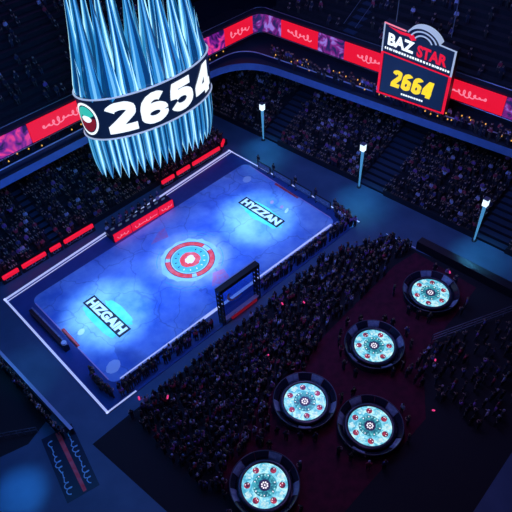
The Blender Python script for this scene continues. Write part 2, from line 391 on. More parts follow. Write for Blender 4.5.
# ------------------------------------------------------------------ people
def skin_person(kind, sub):
    """one continuous figure grown from a skeleton; returns vertices, faces, materials"""
    V = []; E = []; Rr = []; T = []
    def v(p, r, t): V.append(p); Rr.append(r); T.append(t); return len(V)-1
    def e(a, b): E.append((a, b))
    seat = kind.startswith('seat')
    h0 = .50 if seat else .94
    pel = v((0,0,h0), (.16,.12), 2); sp = v((0,.0,h0+.2), (.145,.10), 1); ch = v((0,.0,h0+.42), (.17,.11), 1)
    nk = v((0,.01,h0+.56), (.055,.055), 0); hb = v((0,.03,h0+.66), (.085,.095), 0); ht = v((0,.02,h0+.79), (.075,.085), 3)
    e(pel,sp); e(sp,ch); e(ch,nk); e(nk,hb); e(hb,ht)
    for s in (-1, 1):
        sh = v((s*.19,0,h0+.47), (.062,.062), 1); e(ch, sh)
        if kind == 'cheer':
            el = v((s*.33,.04,h0+.62), (.045,.045), 1); wr = v((s*.28,.07,h0+.87), (.035,.035), 0); hd = v((s*.27,.08,h0+.97), (.045,.03), 0)
        elif kind == 'phone' and s == 1:
            el = v((s*.25,.12,h0+.27), (.045,.045), 1); wr = v((s*.12,.30,h0+.42), (.035,.035), 0); hd = v((s*.09,.33,h0+.50), (.045,.03), 0)
        elif seat:
            el = v((s*.25,.06,h0+.22), (.045,.045), 1); wr = v((s*.16,.30,h0+.12), (.035,.035), 0); hd = v((s*.13,.38,h0+.10), (.04,.03), 0)
        elif kind == 'clap':
            el = v((s*.25,.12,h0+.22), (.045,.045), 1); wr = v((s*.08,.32,h0+.33), (.035,.035), 0); hd = v((s*.035,.38,h0+.38), (.04,.03), 0)
        else:
            el = v((s*.25,-.02,h0+.18), (.045,.045), 1); wr = v((s*.26,.04,h0-.06), (.035,.035), 0); hd = v((s*.25,.06,h0-.15), (.04,.03), 0)
        e(sh,el); e(el,wr); e(wr,hd)
        if seat:
            hp = v((s*.10,.03,h0-.02), (.09,.085), 2); kn = v((s*.12,.42,h0), (.062,.062), 2); an = v((s*.12,.44,.09), (.045,.045), 2); to = v((s*.12,.58,.05), (.045,.035), 4)
        else:
            hp = v((s*.10,0,h0-.08), (.09,.09), 2); kn = v((s*.11,.02,.5), (.062,.062), 2); an = v((s*.12,0,.09), (.045,.045), 2); to = v((s*.13,.14,.05), (.045,.035), 4)
        e(pel,hp); e(hp,kn); e(kn,an); e(an,to)
    me = bpy.data.meshes.new('body'); me.from_pydata(V, E, [])
    o = bpy.data.objects.new('body', me); C.objects.link(o)
    md = o.modifiers.new('skin', 'SKIN'); md.use_smooth_shade = True
    for i, sv in enumerate(me.skin_vertices[0].data):
        k_ = (1.42 if T[i] in (0,3) and i < 6 else 1.28) if sub else (1.18 if i < 6 else 1.0); sv.radius = (Rr[i][0]*k_, Rr[i][1]*k_); sv.use_root = (i == 0)
    if sub:
        s2 = o.modifiers.new('sub', 'SUBSURF'); s2.levels = sub; s2.render_levels = sub
    dg = bpy.context.evaluated_depsgraph_get()
    out = bpy.data.meshes.new_from_object(o.evaluated_get(dg))
    bpy.data.objects.remove(o)
    VV = [Vector(p) for p in V]
    def near(p):
        best = (9, 0)
        for a, b in E:
            d = VV[b]-VV[a]; t = max(0, min(1, (p-VV[a]).dot(d)/d.length_squared))
            dist = (p-(VV[a]+d*t)).length
            k = T[a] if t < .5 else T[b]
            if dist < best[0]: best = (dist, k)
        return best[1]
    mi = []
    for f in out.polygons:
        c = f.center; k = near(c)
        if k == 3: k = 0 if (c.y > .055 and c.z < h0+.80) else 3
        mi.append(k)
    return out, mi, h0
def hair_mesh(h0):
    q = MB(); c = (0,.005,h0+.735)
    n, k = 10, 5; vs = []; fs = []
    for i in range(k+1):
        ph = i/k*1.85
        for j in range(n):
            a = 2*PI*j/n; front = max(0, math.sin(a))
            p2 = ph*(1-.42*front)
            vs.append((c[0]+.118*math.sin(p2)*math.cos(a), c[1]+.130*math.sin(p2)*math.sin(a), c[2]+.14*math.cos(p2)))
    for i in range(k):
        for j in range(n): fs.append((i*n+j, (i+1)*n+j, (i+1)*n+(j+1)%n, i*n+(j+1)%n))
    q.add(vs, fs); return q.mesh('hair', [M['hair']], True)
KINDS = ['stand', 'clap', 'phone', 'cheer', 'seat']
PROTO = {}; LOW = {}
for k in KINDS:
    me, mi, h0 = skin_person(k, 1)
    me.materials.clear()
    for m in (M['skin'], M['shirt'], M['trousers'], M['hair'], M['black']): me.materials.append(m)
    me.polygons.foreach_set('material_index', mi)
    me.polygons.foreach_set('use_smooth', [True]*len(mi)); me.name = 'person'
    PROTO[k] = (me, hair_mesh(h0))
    lo, mi, h0 = skin_person(k, 0)
    LOW[k] = ([v.co.copy() for v in lo.vertices], [tuple(p.vertices) for p in lo.polygons], mi)
PEOPLE = []                                             # (x, y, z, facing, kind, label, group)
def folk(x, y, z, face, kind, label, group): PEOPLE.append((x, y, z, face, kind, label, group))

# floor crowd between the rink and the tables
G1 = ('spectator in dark clothes within the packed standing crowd between rink and gaming tables', 'standing crowd between the rink and the tables')
y = -13.7
while y > -26:
    x = -18.5+random.uniform(0,.6)
    while x < 20.5:
        px, py = x+random.uniform(-.2,.2), y+random.uniform(-.25,.25)
        lim = -20.6 if x > 3 else (-25.5 if x < -8.5 else -22.2+(.0 if x < 0 else x*.5))
        if x > 15: lim = -20.3
        topl = -13.5-max(0, (x-12))*.42
        ok = py > lim and py < topl
        for tx, ty in ((15.5,-26.4),(5,-26.2),(-5.3,-25.3),(-14.3,-28.4)):
            if (px-tx)**2+(py-ty)**2 < 4.0**2: ok = False
        if ok and random.random() < .88:
            folk(px, py, .012, random.uniform(-.5,.5), random.choice(['stand','stand','clap','phone','phone','cheer']), *G1)
        x += .60
    y -= .74
# lower right crowd
G2 = ('spectator in dim light among the crowd behind the railing at lower right', 'crowd behind the railing at lower right')
for i in range(12):
    for j in range(24):
        px, py = 4.5+j*.85+random.uniform(-.2,.2), -30.9-i*.85+random.uniform(-.2,.2)
        if py > -30.7-(px-10)*.44 or py < -41 or px-(-py-30)*1.1 > 11.5+8*(py > -35): continue
        if (px-5)**2+(py+26.2)**2 < 16 or (px+2.9)**2+(py+31.5)**2 < 16: continue
        if random.random() < .62: folk(px, py, .02, random.uniform(-.5,.5), random.choice(['stand','clap','phone']), *G2)
# people along the near touchline
G3 = ('spectator leaning in behind the low boards of the near touchline', 'people behind the near touchline boards')
x = -17.6
while x < 19:
    if not (-5.2 < x < 2.6):
        for row in (0,1):
            if random.random() < .9:
                folk(x+random.uniform(-.12,.12), -10.78-.035*x-row*.55+random.uniform(-.08,.08), .10, random.uniform(-.5,.5), random.choice(['stand','clap','phone']), *G3)
    x += .56
G4 = ('spectator crowding the near left corner of the rink', 'people at the near left rink corner')
for i in range(16):
    t = i/15
    folk(-18.35-.35*math.sin(t*PI)+random.uniform(-.15,.15), -6.2-t*3.9, .10, random.uniform(-1,.6)-PI/4, random.choice(['stand','clap']), *G4)
G5 = ('person in dark clothes at the far right corner of the rink', 'people at the far right rink corner')
for i in range(26):
    folk(18.7+random.uniform(0,1.3), -8.7-i*.14+random.uniform(-.2,.2), .10, random.uniform(.5,2), random.choice(['stand','clap']), *G5)
# row along the walkway barrier on the left
G6 = ('spectator in the row along the barrier of the left walkway', 'people along the left walkway barrier')
for i in range(46):
    yy = 6.5-i*.42
    if yy < -10.5: break
    folk(-24.75+random.uniform(-.15,.25), yy, 0, -PI/2+random.uniform(-.4,.4), random.choice(['stand','clap','phone']), *G6)
for (tx, ty) in ((15.5,-26.4),(5,-26.2),(-5.3,-25.3),(-2.9,-31.7),(-14.3,-28.4)):
    for k in range(17):
        a = 2*PI*k/17+random.uniform(-.1,.1); r = random.uniform(3.75,4.3); px, py = tx+r*math.cos(a), ty+r*math.sin(a)
        if any((px-qx)**2+(py-qy)**2 < 3.6**2 for qx, qy in ((15.5,-26.4),(5,-26.2),(-5.3,-25.3),(-2.9,-31.7),(-14.3,-28.4))): continue
        if random.random() < .55: folk(px, py, .02, math.atan2(ty-py, tx-px)-PI/2, random.choice(['stand','clap','phone']), 'guest in dark clothes standing round a lit gaming table', 'guests round the gaming tables')
# figures apart from the crowd, by the aisle
for (x_, y_, lb) in ((17.75,-17.0,'person in dark clothes standing apart at the crowd edge, farther left of the aisle pair'),
                     (18.75,-17.7,'person in dark clothes standing apart at the crowd edge, right one of the aisle pair'),
                     (19.4,-20.0,'person in dark clothes standing beside the low black wall, left of two'),
                     (20.3,-20.3,'person in dark clothes standing beside the low black wall, right of two')):
    folk(x_, y_, .0, .4, 'stand', lb, None)
# crew at the scorer's table
for i in range(18):
    folk(-4.3+(i//2)*1.05+(i%2)*.5, 10.8-.02*i+(i%2)*.75, .10, PI+random.uniform(-.3,.3), ('stand' if i % 3 else 'clap'),
         'crew member standing behind the red fronted table at the far touchline', 'crew at the red fronted table')
# guards between the far end boards
for i, yy in enumerate((6.55, 3.4, -.9, -4.7, -8.2)):
    folk(20.05-.01*i, yy, .10, PI/2, 'stand',
         'steward in dark clothes standing between banner boards at the far end', 'stewards at the far end boards')
# stands
def stand_h(d): return .35+max(0, math.floor(d/.9))*.42
GL = ('spectator seated in the dark lower stand behind the red light boards', 'crowd in the left lower stand')
for r in range(16):
    x = -34
    while x < 20:
        if not (-25.8 < x < -23.6 or -10.6 < x < -9.2) and random.random() < .84:
            folk(x+random.uniform(-.08,.08), 14.2+r*.9+.35, stand_h(r*.9+.1), PI+random.uniform(-.3,.3), 'seat' if random.random() < .8 else random.choice(['clap','cheer']), *GL)
        x += .62
GR = ('spectator seated in the dark lower stand behind the glowing posts', 'crowd in the far lower stand')
AIS = ((11.4,8.0), (-7.2,-11.2), (-24.9,-29.0))
for r in range(16):
    y = 24
    while y > -42:
        if not any(b-.1 < y < a+.1 for a, b in AIS) and random.random() < .8:
            folk(xr(y)+.6+r*.9+.35, y+random.uniform(-.08,.08), stand_h(r*.9+.1), PI/2+random.uniform(-.3,.3), 'seat' if random.random() < .8 else random.choice(['clap','cheer']), *GR)
        y -= .62
GU = ('spectator in the dark upper stand above the light ribbon', 'crowd in the upper stands')
for r in range(22):
    x = -30
    while x < 20:
        if random.random() < .26:
            folk(x, 20.0+r*1.0, 16.2+r*.62, PI+random.uniform(-.3,.3), 'seat' if random.random() < .8 else 'stand', *GU)
        x += .8
    y = 14
    while y > -34:
        if not (2.0 < y < 4.2 or -26 < y < -24) and random.random() < .22:
            folk(35.75-.067*y+r*1.0+.2, y, 16.2+r*.62, PI/2+random.uniform(-.3,.3), 'seat' if random.random() < .8 else 'stand', *GU)
        y -= .8
GC = ('guest at the club level balcony below the light ribbon', 'guests on the club balcony')
for i in range(120):
    y = 13-i*.37
    if y < -30: break
    if random.random() < .8: folk(29.9-.11*y+random.uniform(0,1.6), y, 11.3, PI/2, random.choice(['stand','clap']), *GC)
for i in range(110):
    x = -26+i*.5
    if x < 24 and random.random() < .7: folk(x, 18.6+random.uniform(0,.7), 11.3, PI, random.choice(['stand','clap']), *GC)

def depth(p): return (Vector(p[:3])-co.location).dot(F_)
def in_view(p):
    d = Vector((p[0],p[1],p[2]+1.3))-co.location; z = d.dot(F_)
    u, v = 256+594.96*d.dot(R_)/z, 256-594.96*d.dot(U_)/z
    return z > 0 and -8 < u < 520 and -8 < v < 522
PEOPLE = [p for p in PEOPLE if in_view(p)]
PEOPLE.sort(key=lambda p: (0 if (p[6] is None or 'crew' in p[6] or 'steward' in p[6]) else 1, depth(p)))
for p in PEOPLE[:300]:
    me, hm = PROTO[p[4]]
    o = bpy.data.objects.new('person', me); C.objects.link(o)
    o.location = p[:3]; o.rotation_euler = (0,0,p[3]); s = random.uniform(.95,1.08); o.scale = (s,s,s)
    tag(o, p[5], 'person', p[6])
    h = bpy.data.objects.new('hair', hm); C.objects.link(h); h.parent = o
gs = None
for (x_, y_, z_) in ((-17.1,-13.4,1.8),(1.7,-15.6,1.9),(3.6,-17.2,1.8),(-4.4,-19.3,1.9),(19.0,-26.6,1.5),(7.2,-32.3,1.7),(2.2,-35.4,1.6),(-15.0,-15.4,1.8)):
    if gs is None:
        gs = MB(); gs.lathe([(0,-.22),(.08,-.2),(.10,0),(.08,.2),(0,.22)], 10)
        gs = gs.obj('glow_stick', mat('pink_glow', (.3,.02,.1), .4, emit=(1.0,.06,.28), es=.8), None, True); g_ = gs
    else: g_ = dup(gs)
    g_.location = (x_, y_, z_+.3); g_.rotation_euler = (random.uniform(-.6,.6), random.uniform(-.6,.6), 0)
    tag(g_, 'pink glow stick held up above the dark crowd', 'glow stick', 'glow sticks in the crowd')
# the rest of the crowd
vs = []; fs = []; mi = []; cols = []
for p in PEOPLE[300:]:
    lv, lf, lm = LOW[p[4]]; k = len(vs); ca, sa = math.cos(p[3]), math.sin(p[3]); s = random.uniform(.95,1.1)
    vs += [(p[0]+s*(v.x*ca-v.y*sa), p[1]+s*(v.x*sa+v.y*ca), p[2]+s*v.z) for v in lv]
    fs += [tuple(i+k for i in f) for f in lf]
    c = random.choice(CLOTH); sk = random.choice([(.48,.31,.24),(.36,.22,.16),(.20,.11,.08)]); tr = random.choice([(.02,.02,.03),(.03,.035,.07),(.05,.045,.04)])
    hr = random.choice([(.015,.012,.01),(.05,.03,.018),(.16,.11,.05)])
    pal = [sk, c, tr, hr, (.02,.02,.02)]
    cols += [pal[m] for m in lm]
me = bpy.data.meshes.new('crowd'); me.from_pydata(vs, [], fs)
at = me.color_attributes.new('clothing', 'FLOAT_COLOR', 'CORNER'); buf = []
for f, c in zip(fs, cols): buf += [c[0],c[1],c[2],1]*len(f)
at.data.foreach_set('color', buf)
cm = bpy.data.materials.new('crowd_clothing'); cm.use_nodes = True
an = cm.node_tree.nodes.new('ShaderNodeVertexColor'); an.layer_name = 'clothing'
cm.node_tree.links.new(an.outputs['Color'], cm.node_tree.nodes['Principled BSDF'].inputs['Base Color'])
cm.node_tree.nodes['Principled BSDF'].inputs['Roughness'].default_value = .8
me.materials.append(cm); me.polygons.foreach_set('use_smooth', [True]*len(fs)); me.update()
o = bpy.data.objects.new('crowd', me); C.objects.link(o)
tag(o, 'mass of spectators filling the dark stands around the rink', 'crowd', kind='stuff')

# ------------------------------------------------------------------ stands
def terrace(name, label, fn, u0, u1, rows, gaps, rise=.42, run=.9, z0=.35, nseg=1):
    t = thing(name, label, 'grandstand')
    m_ = MB()
    for r in range(rows):
        zt = z0+r*rise
        a, b, c, d = fn(u0, r*run), fn(u1, r*run), fn(u1, (r+1)*run), fn(u0, (r+1)*run)
        m_.prism([a,b,c,d], 0 if r < 2 else zt-1.0, zt)
    m_.obj('terrace', M['stand'], t)
    for g0, g1 in gaps:
        s_ = MB()
        for r in range(rows*2):
            zt = z0+(r//2)*rise-(rise/2 if r % 2 == 0 else 0)
            a, b, c, d = fn(g0, r*run/2), fn(g1, r*run/2), fn(g1, (r+1)*run/2), fn(g0, (r+1)*run/2)
            s_.prism([a,b,c,d], zt, zt+.012+(rise/2 if r % 2 == 0 else 0))
        s_.obj('stair_aisle', M['step'], t)
    return t
terrace('lower_stand', 'lower grandstand of dark terraces behind the red light boards', lambda u, v: (u, 14.2+v), -36, 20.6, 18, [(-25.6,-23.8),(-10.5,-9.3)])
terrace('lower_stand', 'lower grandstand of dark terraces behind the tall glowing posts', lambda u, v: (xr(-u)+.6+v, -u), -26, 44, 18, [(-a, -b) for a, b in AIS])
# low front walls of the two stands
q = MB(); q.box((-7.7,14.05,.45), (56.6,.2,.9)); tag(q.obj('barrier', M['black']), 'low black wall at the foot of the stand behind red boards', 'barrier')
q = MB()
for y0, y1 in ((24,11.5),(7.9,-7.1),(-11.3,-24.8),(-29.1,-42)):
    a, b = Vector((xr(y0)+.4,y0)), Vector((xr(y1)+.4,y1))
    q.prism([(a.x,a.y),(a.x+.2,a.y),(b.x+.2,b.y),(b.x,b.y)], 0, .9)
tag(q.obj('barrier', M['black']), 'low black wall at the foot of the stand behind glowing posts', 'barrier')
# ------------------------------------------------------------------ balcony
def offset_path(o_left, o_right, r, n=10, k=.128, x0=29.5):
    """plan of the balcony edge: along the left side, round the corner, down the far end"""
    yl = 17.0+o_left
    cor = Vector((0,0))
    f = lambda y: x0-k*y+o_right
    cx = f(yl); pts = [(-45, yl-.0)]
    p0 = Vector((cx-r, yl)); p = Vector((cx, yl)); p1 = Vector((f(yl-r), yl-r))
    for i in range(n+1):
        t = i/n; w_ = p0*(1-t)**2+p*2*t*(1-t)+p1*t*t; pts.append((w_.x, w_.y))
    pts.append((f(-45), -45)); return pts
def wall_strip(q, pa, z0, pb, z1, mi=0):
    n = len(pa); vs = [(x,y,z0) for x,y in pa]+[(x,y,z1) for x,y in pb]
    q.add(vs, [(i, i+1, n+i+1, n+i) for i in range(n-1)], mi)
bal = thing('balcony', 'curved concrete balcony ring with blue lit edge around the arena', 'balcony', (0,0,0))
e0 = offset_path(0, 0, 7); e1 = offset_path(.0, .0, 7); e2 = offset_path(.9, 1.3, 4); e3 = offset_path(13, 13, 2)
q = MB(); wall_strip(q, e0, 10.0, e1, 11.1); wall_strip(q, e3, 10.0, e0, 10.0)
q.obj('edge_fascia', M['slab'], bal)
q = MB(); wall_strip(q, e1, 11.1, e3, 11.1); q.obj('club_floor', M['ledge'], bal)
q = MB(); g1 = offset_path(.55, .9, 4); g2 = offset_path(.75, 1.1, 4)
wall_strip(q, g1, 11.1, g1, 11.9); wall_strip(q, g1, 11.9, g2, 11.9); wall_strip(q, g2, 11.9, g2, 11.1); q.obj('parapet', M['navy'], bal)
q = MB(); q.tube([(x,y,11.96) for x,y in g1], .09, 5); q.obj('parapet_rail', M['line_trim'], bal)
# club level back wall and upper deck front
r0 = offset_path(.9, 3.0, 1.6, k=.067, x0=30.75); r1 = offset_path(1.2, 3.3, 1.6, k=.067, x0=30.75); rb = offset_path(2.6, 4.8, 1.6, k=.067, x0=30.75)
q = MB(); wall_strip(q, rb, 11.1, rb, 13.0); wall_strip(q, r0, 13.0, rb, 13.0); q.obj('club_back_wall', M['wall'], bal)
q = MB(); wall_strip(q, r1, 12.9, r1, 15.9); r2 = offset_path(2.6, 4.6, 1.6, k=.067, x0=30.75); wall_strip(q, r1, 15.9, r2, 15.9); q.obj('upper_front', M['wall'], bal)
q = MB(); q.tube([(x,y,16.3) for x,y in offset_path(1.6,3.7,1.6, k=.067, x0=30.75)], .05, 5); q.tube([(x,y,12.95) for x,y in offset_path(.8,2.9,1.6, k=.067, x0=30.75)], .05, 5); q.obj('handrail', M['steel'], bal)
# upper decks
us = thing('upper_stand', 'dark upper grandstand above the left light ribbon', 'grandstand')
q = MB()
for r in range(34):
    q.box((-12,19.6+r*1.0+.5,15.7+r*.62-.4), (70,1.0,1.6))
q.obj('terrace', M['stand'], us)
us2 = thing('upper_stand', 'dark upper grandstand above the far light ribbon', 'grandstand')
q = MB()
for r in range(34):
    x0 = 35.4+r*1.0; q.prism([(x0-.067*17,17),(x0+.067*46,-46),(x0+1+.067*46,-46),(x0+1-.067*17,17)], 14.5+r*.62, 16.1+r*.62)
q.obj('terrace', M['stand'], us2)
for ya, yb in ((4.1,2.1),(-24.1,-25.9)):
    s_ = MB()
    for r in range(34):
        x0 = 35.4-.067*ya+r*1.0
        s_.box((x0+.5,(ya+yb)/2,16.1+r*.62+.05), (.95,1.9,.14))
    s_.obj('stair_aisle', M['step'], us2)
    for yy in (ya, yb):
        s_ = MB(); s_.tube([(35.6-.067*ya,yy,17.1),(68.3-.067*ya,yy,37.3)], .05, 5); s_.obj('handrail', M['steel'], us2)

# ------------------------------------------------------------------ light ribbon on the balcony front
rib = offset_path(.88, 2.95, 1.6, k=.067, x0=30.75)
seg = []                                                # cumulative length along the path
acc = [0]
for a, b in zip(rib, rib[1:]): acc.append(acc[-1]+math.hypot(b[0]-a[0], b[1]-a[1]))
def on_path(s):
    for i in range(len(acc)-1):
        if s <= acc[i+1] or i == len(acc)-2:
            t = (s-acc[i])/(acc[i+1]-acc[i]); a, b = rib[i], rib[i+1]
            return Vector((a[0]+(b[0]-a[0])*t, a[1]+(b[1]-a[1])*t))
def ribbon_piece(s0, s1, m, label, letters=False, seed=0):
    t = thing('ribbon_screen', label, 'led screen', (0,0,0))
    n = max(2, int((s1-s0)/1.0)); P = [on_path(s0+.05+(s1-s0-.1)*i/n) for i in range(n+1)]
    q = MB(); k = len(P)
    nr = [Vector((-(P[min(i+1,n)]-P[max(i-1,0)]).y, (P[min(i+1,n)]-P[max(i-1,0)]).x)).normalized() for i in range(k)]
    vs = [(p.x,p.y,13.05) for p in P]+[(p.x,p.y,15.65) for p in P]+[(p.x+.2*a.x,p.y+.2*a.y,15.65) for p, a in zip(P,nr)]+[(p.x+.2*a.x,p.y+.2*a.y,13.05) for p, a in zip(P,nr)]
    fs = []
    for i in range(n):
        for b in range(4): fs.append((b*k+i, b*k+i+1, ((b+1)%4)*k+i+1, ((b+1)%4)*k+i))
    fs += [(0,k,2*k,3*k), (n,k+n,2*k+n,3*k+n)]
    q.add(vs, fs); q.obj('screen_panel', m, t)
    if letters:
        q = MB(); wd = min((s1-s0)*.62, 8.0); st = s0+(s1-s0-wd)/2
        def fn(u, v, d):
            p = on_path(st+u); p2 = on_path(st+u+.05); dd = (p2-p).normalized()
            return (p.x+dd.y*.03, p.y-dd.x*.03, 13.55+v)
        scribble(fn, wd, 1.6, q, seed, .17, n=int(wd*3.2))
        pass
        q.obj('script_lettering', M['pink_led'], t)
Lc = acc[1]                                             # where the straight left part ends
def s_left(x): return x+45
def s_right(y):
    for i in range(600):
        s = acc[1]+i*.12
        if on_path(s).y <= y: return s
    return acc[-1]
RB = [(s_left(-16.5), s_left(-7.1), 'purple_show', 'purple patterned ribbon screen at the left edge of the balcony', 0),
      (s_left(-7.1), s_left(2.2), 'red_led', 'red ribbon screen with white script just left of the hanging spikes', 1),
      (s_left(2.2), s_left(9), 'purple_show', 'purple ribbon screen behind the hanging spike scoreboard', 0),
      (s_left(9), s_left(21.0), 'red_led', 'red ribbon screen emerging right behind the hanging scoreboard', 0),
      (s_left(21.0), s_left(25.2), 'purple_show', 'short purple ribbon screen right of the hanging scoreboard', 0),
      (s_left(25.2), s_left(31.0), 'red_led', 'red ribbon screen with script left of the balcony corner', 1),
      (s_left(31.0), s_right(13.8), 'blue_show', 'violet ribbon screen turning the balcony corner', 0),
      (s_right(13.8), s_right(7.0), 'red_led', 'red ribbon screen with script right of the balcony corner', 1),
      (s_right(7.0), s_right(2.5), 'blue_show', 'violet ribbon screen midway along the far balcony', 0),
      (s_right(2.5), s_right(-9.2), 'red_led', 'red ribbon screen running behind the square scoreboard', 1),
      (s_right(-9.2), s_right(-21.0), 'red_led', 'red ribbon screen with script right of the square scoreboard', 1),
      (s_right(-21.0), s_right(-26), 'blue_show', 'violet ribbon screen at the right edge of the balcony', 0)]
for i, (a, b, m, lb, l) in enumerate(RB): ribbon_piece(a, b, M[m], lb, bool(l), i+2)
# small warm table lamps of the club level
proto = None
lamp_pts = [(29.9-.10*y+random.uniform(.3,2.6), y) for y in [13-.45*i for i in range(92)]]+[(x, 18.2+random.uniform(0,1.0)) for x in [-24+1.5*i for i in range(34)]]
for (x, y) in lamp_pts:
    if random.random() < .12: continue
    if proto is None:
        proto = thing('table_lamp', 'small warm table lamp on the club level below the light ribbon', 'lamp', (0,0,0), 0, 'warm lamps on the club level')
        q = MB(); q.lathe([(.0,0),(.10,0),(.10,.03),(.03,.05),(.03,.75),(0,.75)], 8); q.obj('stem', M['black'], proto)
        q = MB(); q.lathe([(.0,.74),(.10,.74),(.05,.90),(0,.90)], 8); q.obj('lamp_shade', M['orange_led'], proto)
        t = proto
    else: t = dup(proto)
    t.location = (x, y, 11.1)

# ------------------------------------------------------------------ hanging spike scoreboard
CX, CY, EA, EB, TH = 5.028, 9.268, 8.68, 4.19, -.082
def ell(t, z, k=0.0):
    a, b = EA+k, EB+k
    return Vector((CX+a*math.cos(t)*math.cos(TH)-b*math.sin(t)*math.sin(TH), CY+a*math.cos(t)*math.sin(TH)+b*math.sin(t)*math.cos(TH), z))
arc_t = [i*2*PI/2000 for i in range(2001)]; arc_s = [0]
for i in range(2000): arc_s.append(arc_s[-1]+(ell(arc_t[i+1],0)-ell(arc_t[i],0)).length)
PER = arc_s[-1]
def t_at(s):
    s %= PER; lo, hi = 0, 2000
    while hi-lo > 1:
        m = (lo+hi)//2
        if arc_s[m] <= s: lo = m
        else: hi = m
    return arc_t[lo]+(arc_t[hi]-arc_t[lo])*(s-arc_s[lo])/(arc_s[hi]-arc_s[lo])
def s_of(t):
    t %= 2*PI; i = int(t/(2*PI)*2000); return arc_s[i]
hs = thing('hanging_scoreboard', 'hanging oval scoreboard band reading 2654 with tall glowing glass spikes', 'scoreboard', (0,0,0))
q = MB(); n = 96
for z0, z1, k0, k1 in ((16.0,21.04,0,0),(21.04,21.04,0,-.5),(21.04,16.0,-.5,-.5),(16.0,16.0,-.5,0)):
    pa = [ell(2*PI*i/n, z0, k0) for i in range(n)]; pb = [ell(2*PI*i/n, z1, k1) for i in range(n)]
    q.add(pa+pb, [(i,(i+1)%n,n+(i+1)%n,n+i) for i in range(n)])
q.obj('number_band', M['band'], hs, True)
for z in (21.08, 15.98):
    q = MB(); pts = [ell(2*PI*i/n, z, .04) for i in range(n+1)]; q.tube(pts, .11, 5); q.obj('band_rim', M['pale_led'], hs)
q = MB(); q.prism([tuple(ell(2*PI*i/48, 0, -.4).xy) for i in range(48)], 20.2, 20.5); q.obj('spike_platform', M['navy'], hs)
q = MB(); q.prism([tuple(ell(2*PI*i/48, 0, -.4).xy) for i in range(48)], 16.4, 16.7); q.obj('spike_platform', M['navy'], hs)
s0 = s_of(-2.50); s1 = s_of(-.55)
digits('2654', lambda u, v: ell(t_at(s0+u), 16.6+v, .06), M['white_led'], hs, s1-s0, 3.85, .29)
# emblem at the left turn of the band
def band_disc(r0x, r0y, r1x, r1y, m, name, k, a0=0, a1=2*PI, n=36, tc=None):
    q = MB(); vs = []; sc_ = s_of(tc if tc is not None else -2.93)
    full = abs(a1-a0-2*PI) < 1e-6
    for i in range(n+1):
        a = a0+(a1-a0)*i/n
        for rx, ry in ((r0x,r0y),(r1x,r1y)):
            vs.append(ell(t_at(sc_+rx*math.cos(a)), 18.55+ry*math.sin(a), k))
    q.add(vs, [(2*i,2*i+1,2*i+3,2*i+2) for i in range(n)]); return q.obj(name, m, hs)
band_disc(1.15,1.75,1.38,2.05, M['white_led'], 'emblem_ring', .06)
band_disc(.0,.0,1.05,1.6, M['teal_led'], 'emblem_teal_half', .05, .35, PI+.1)
band_disc(.0,.0,1.05,1.6, M['maroon_led'], 'emblem_red_half', .05, PI+.35, 2*PI+.1)
band_disc(.0,.0,.62,.42, M['white_led'], 'emblem_stripe', .07)
# glass spikes
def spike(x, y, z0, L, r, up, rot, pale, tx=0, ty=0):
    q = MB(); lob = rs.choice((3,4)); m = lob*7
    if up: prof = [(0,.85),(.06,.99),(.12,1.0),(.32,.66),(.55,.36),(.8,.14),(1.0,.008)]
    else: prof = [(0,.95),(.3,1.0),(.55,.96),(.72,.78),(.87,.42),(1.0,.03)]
    PAT = (0,1,2,3,3,2,1) if pale > .5 else ((0,2,3,3,2,2,1) if pale > .22 else (1,2,2,3,3,3,2))  # facet tones run from glint to shade, imitating gloss by colour
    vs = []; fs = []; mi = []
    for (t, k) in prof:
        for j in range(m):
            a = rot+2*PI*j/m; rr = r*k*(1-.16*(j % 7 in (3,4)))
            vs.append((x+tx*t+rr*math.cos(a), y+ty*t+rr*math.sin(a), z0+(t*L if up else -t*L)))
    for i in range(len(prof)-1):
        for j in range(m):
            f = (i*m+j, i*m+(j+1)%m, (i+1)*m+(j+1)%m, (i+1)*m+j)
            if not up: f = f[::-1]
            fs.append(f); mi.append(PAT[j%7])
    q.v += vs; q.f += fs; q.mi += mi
    return q.obj('spike', [M['ice_glint'], M['ice_sheen'], M['ice_blue'], M['ice_shade']], hs)
rs = random.Random(11)
N = 19
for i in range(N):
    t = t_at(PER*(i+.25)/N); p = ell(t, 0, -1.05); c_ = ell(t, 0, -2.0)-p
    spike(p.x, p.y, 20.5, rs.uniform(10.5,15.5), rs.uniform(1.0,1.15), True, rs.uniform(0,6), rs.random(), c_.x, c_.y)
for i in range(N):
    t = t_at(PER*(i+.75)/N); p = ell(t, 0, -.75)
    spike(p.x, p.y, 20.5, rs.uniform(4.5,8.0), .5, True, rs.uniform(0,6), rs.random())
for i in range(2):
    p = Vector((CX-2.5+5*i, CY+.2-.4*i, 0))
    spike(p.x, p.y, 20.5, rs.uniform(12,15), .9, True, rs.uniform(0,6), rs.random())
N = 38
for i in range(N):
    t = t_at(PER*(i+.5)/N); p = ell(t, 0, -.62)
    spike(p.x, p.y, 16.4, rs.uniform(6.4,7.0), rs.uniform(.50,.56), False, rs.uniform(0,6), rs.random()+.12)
for k in range(4):
    p = ell(PI/4+k*PI/2, 0, -1.5)
    q = MB(); q.tube([(p.x,p.y,20.5),(p.x,p.y,44)], .06, 6); q.obj('suspension_cable', M['steel'], hs)

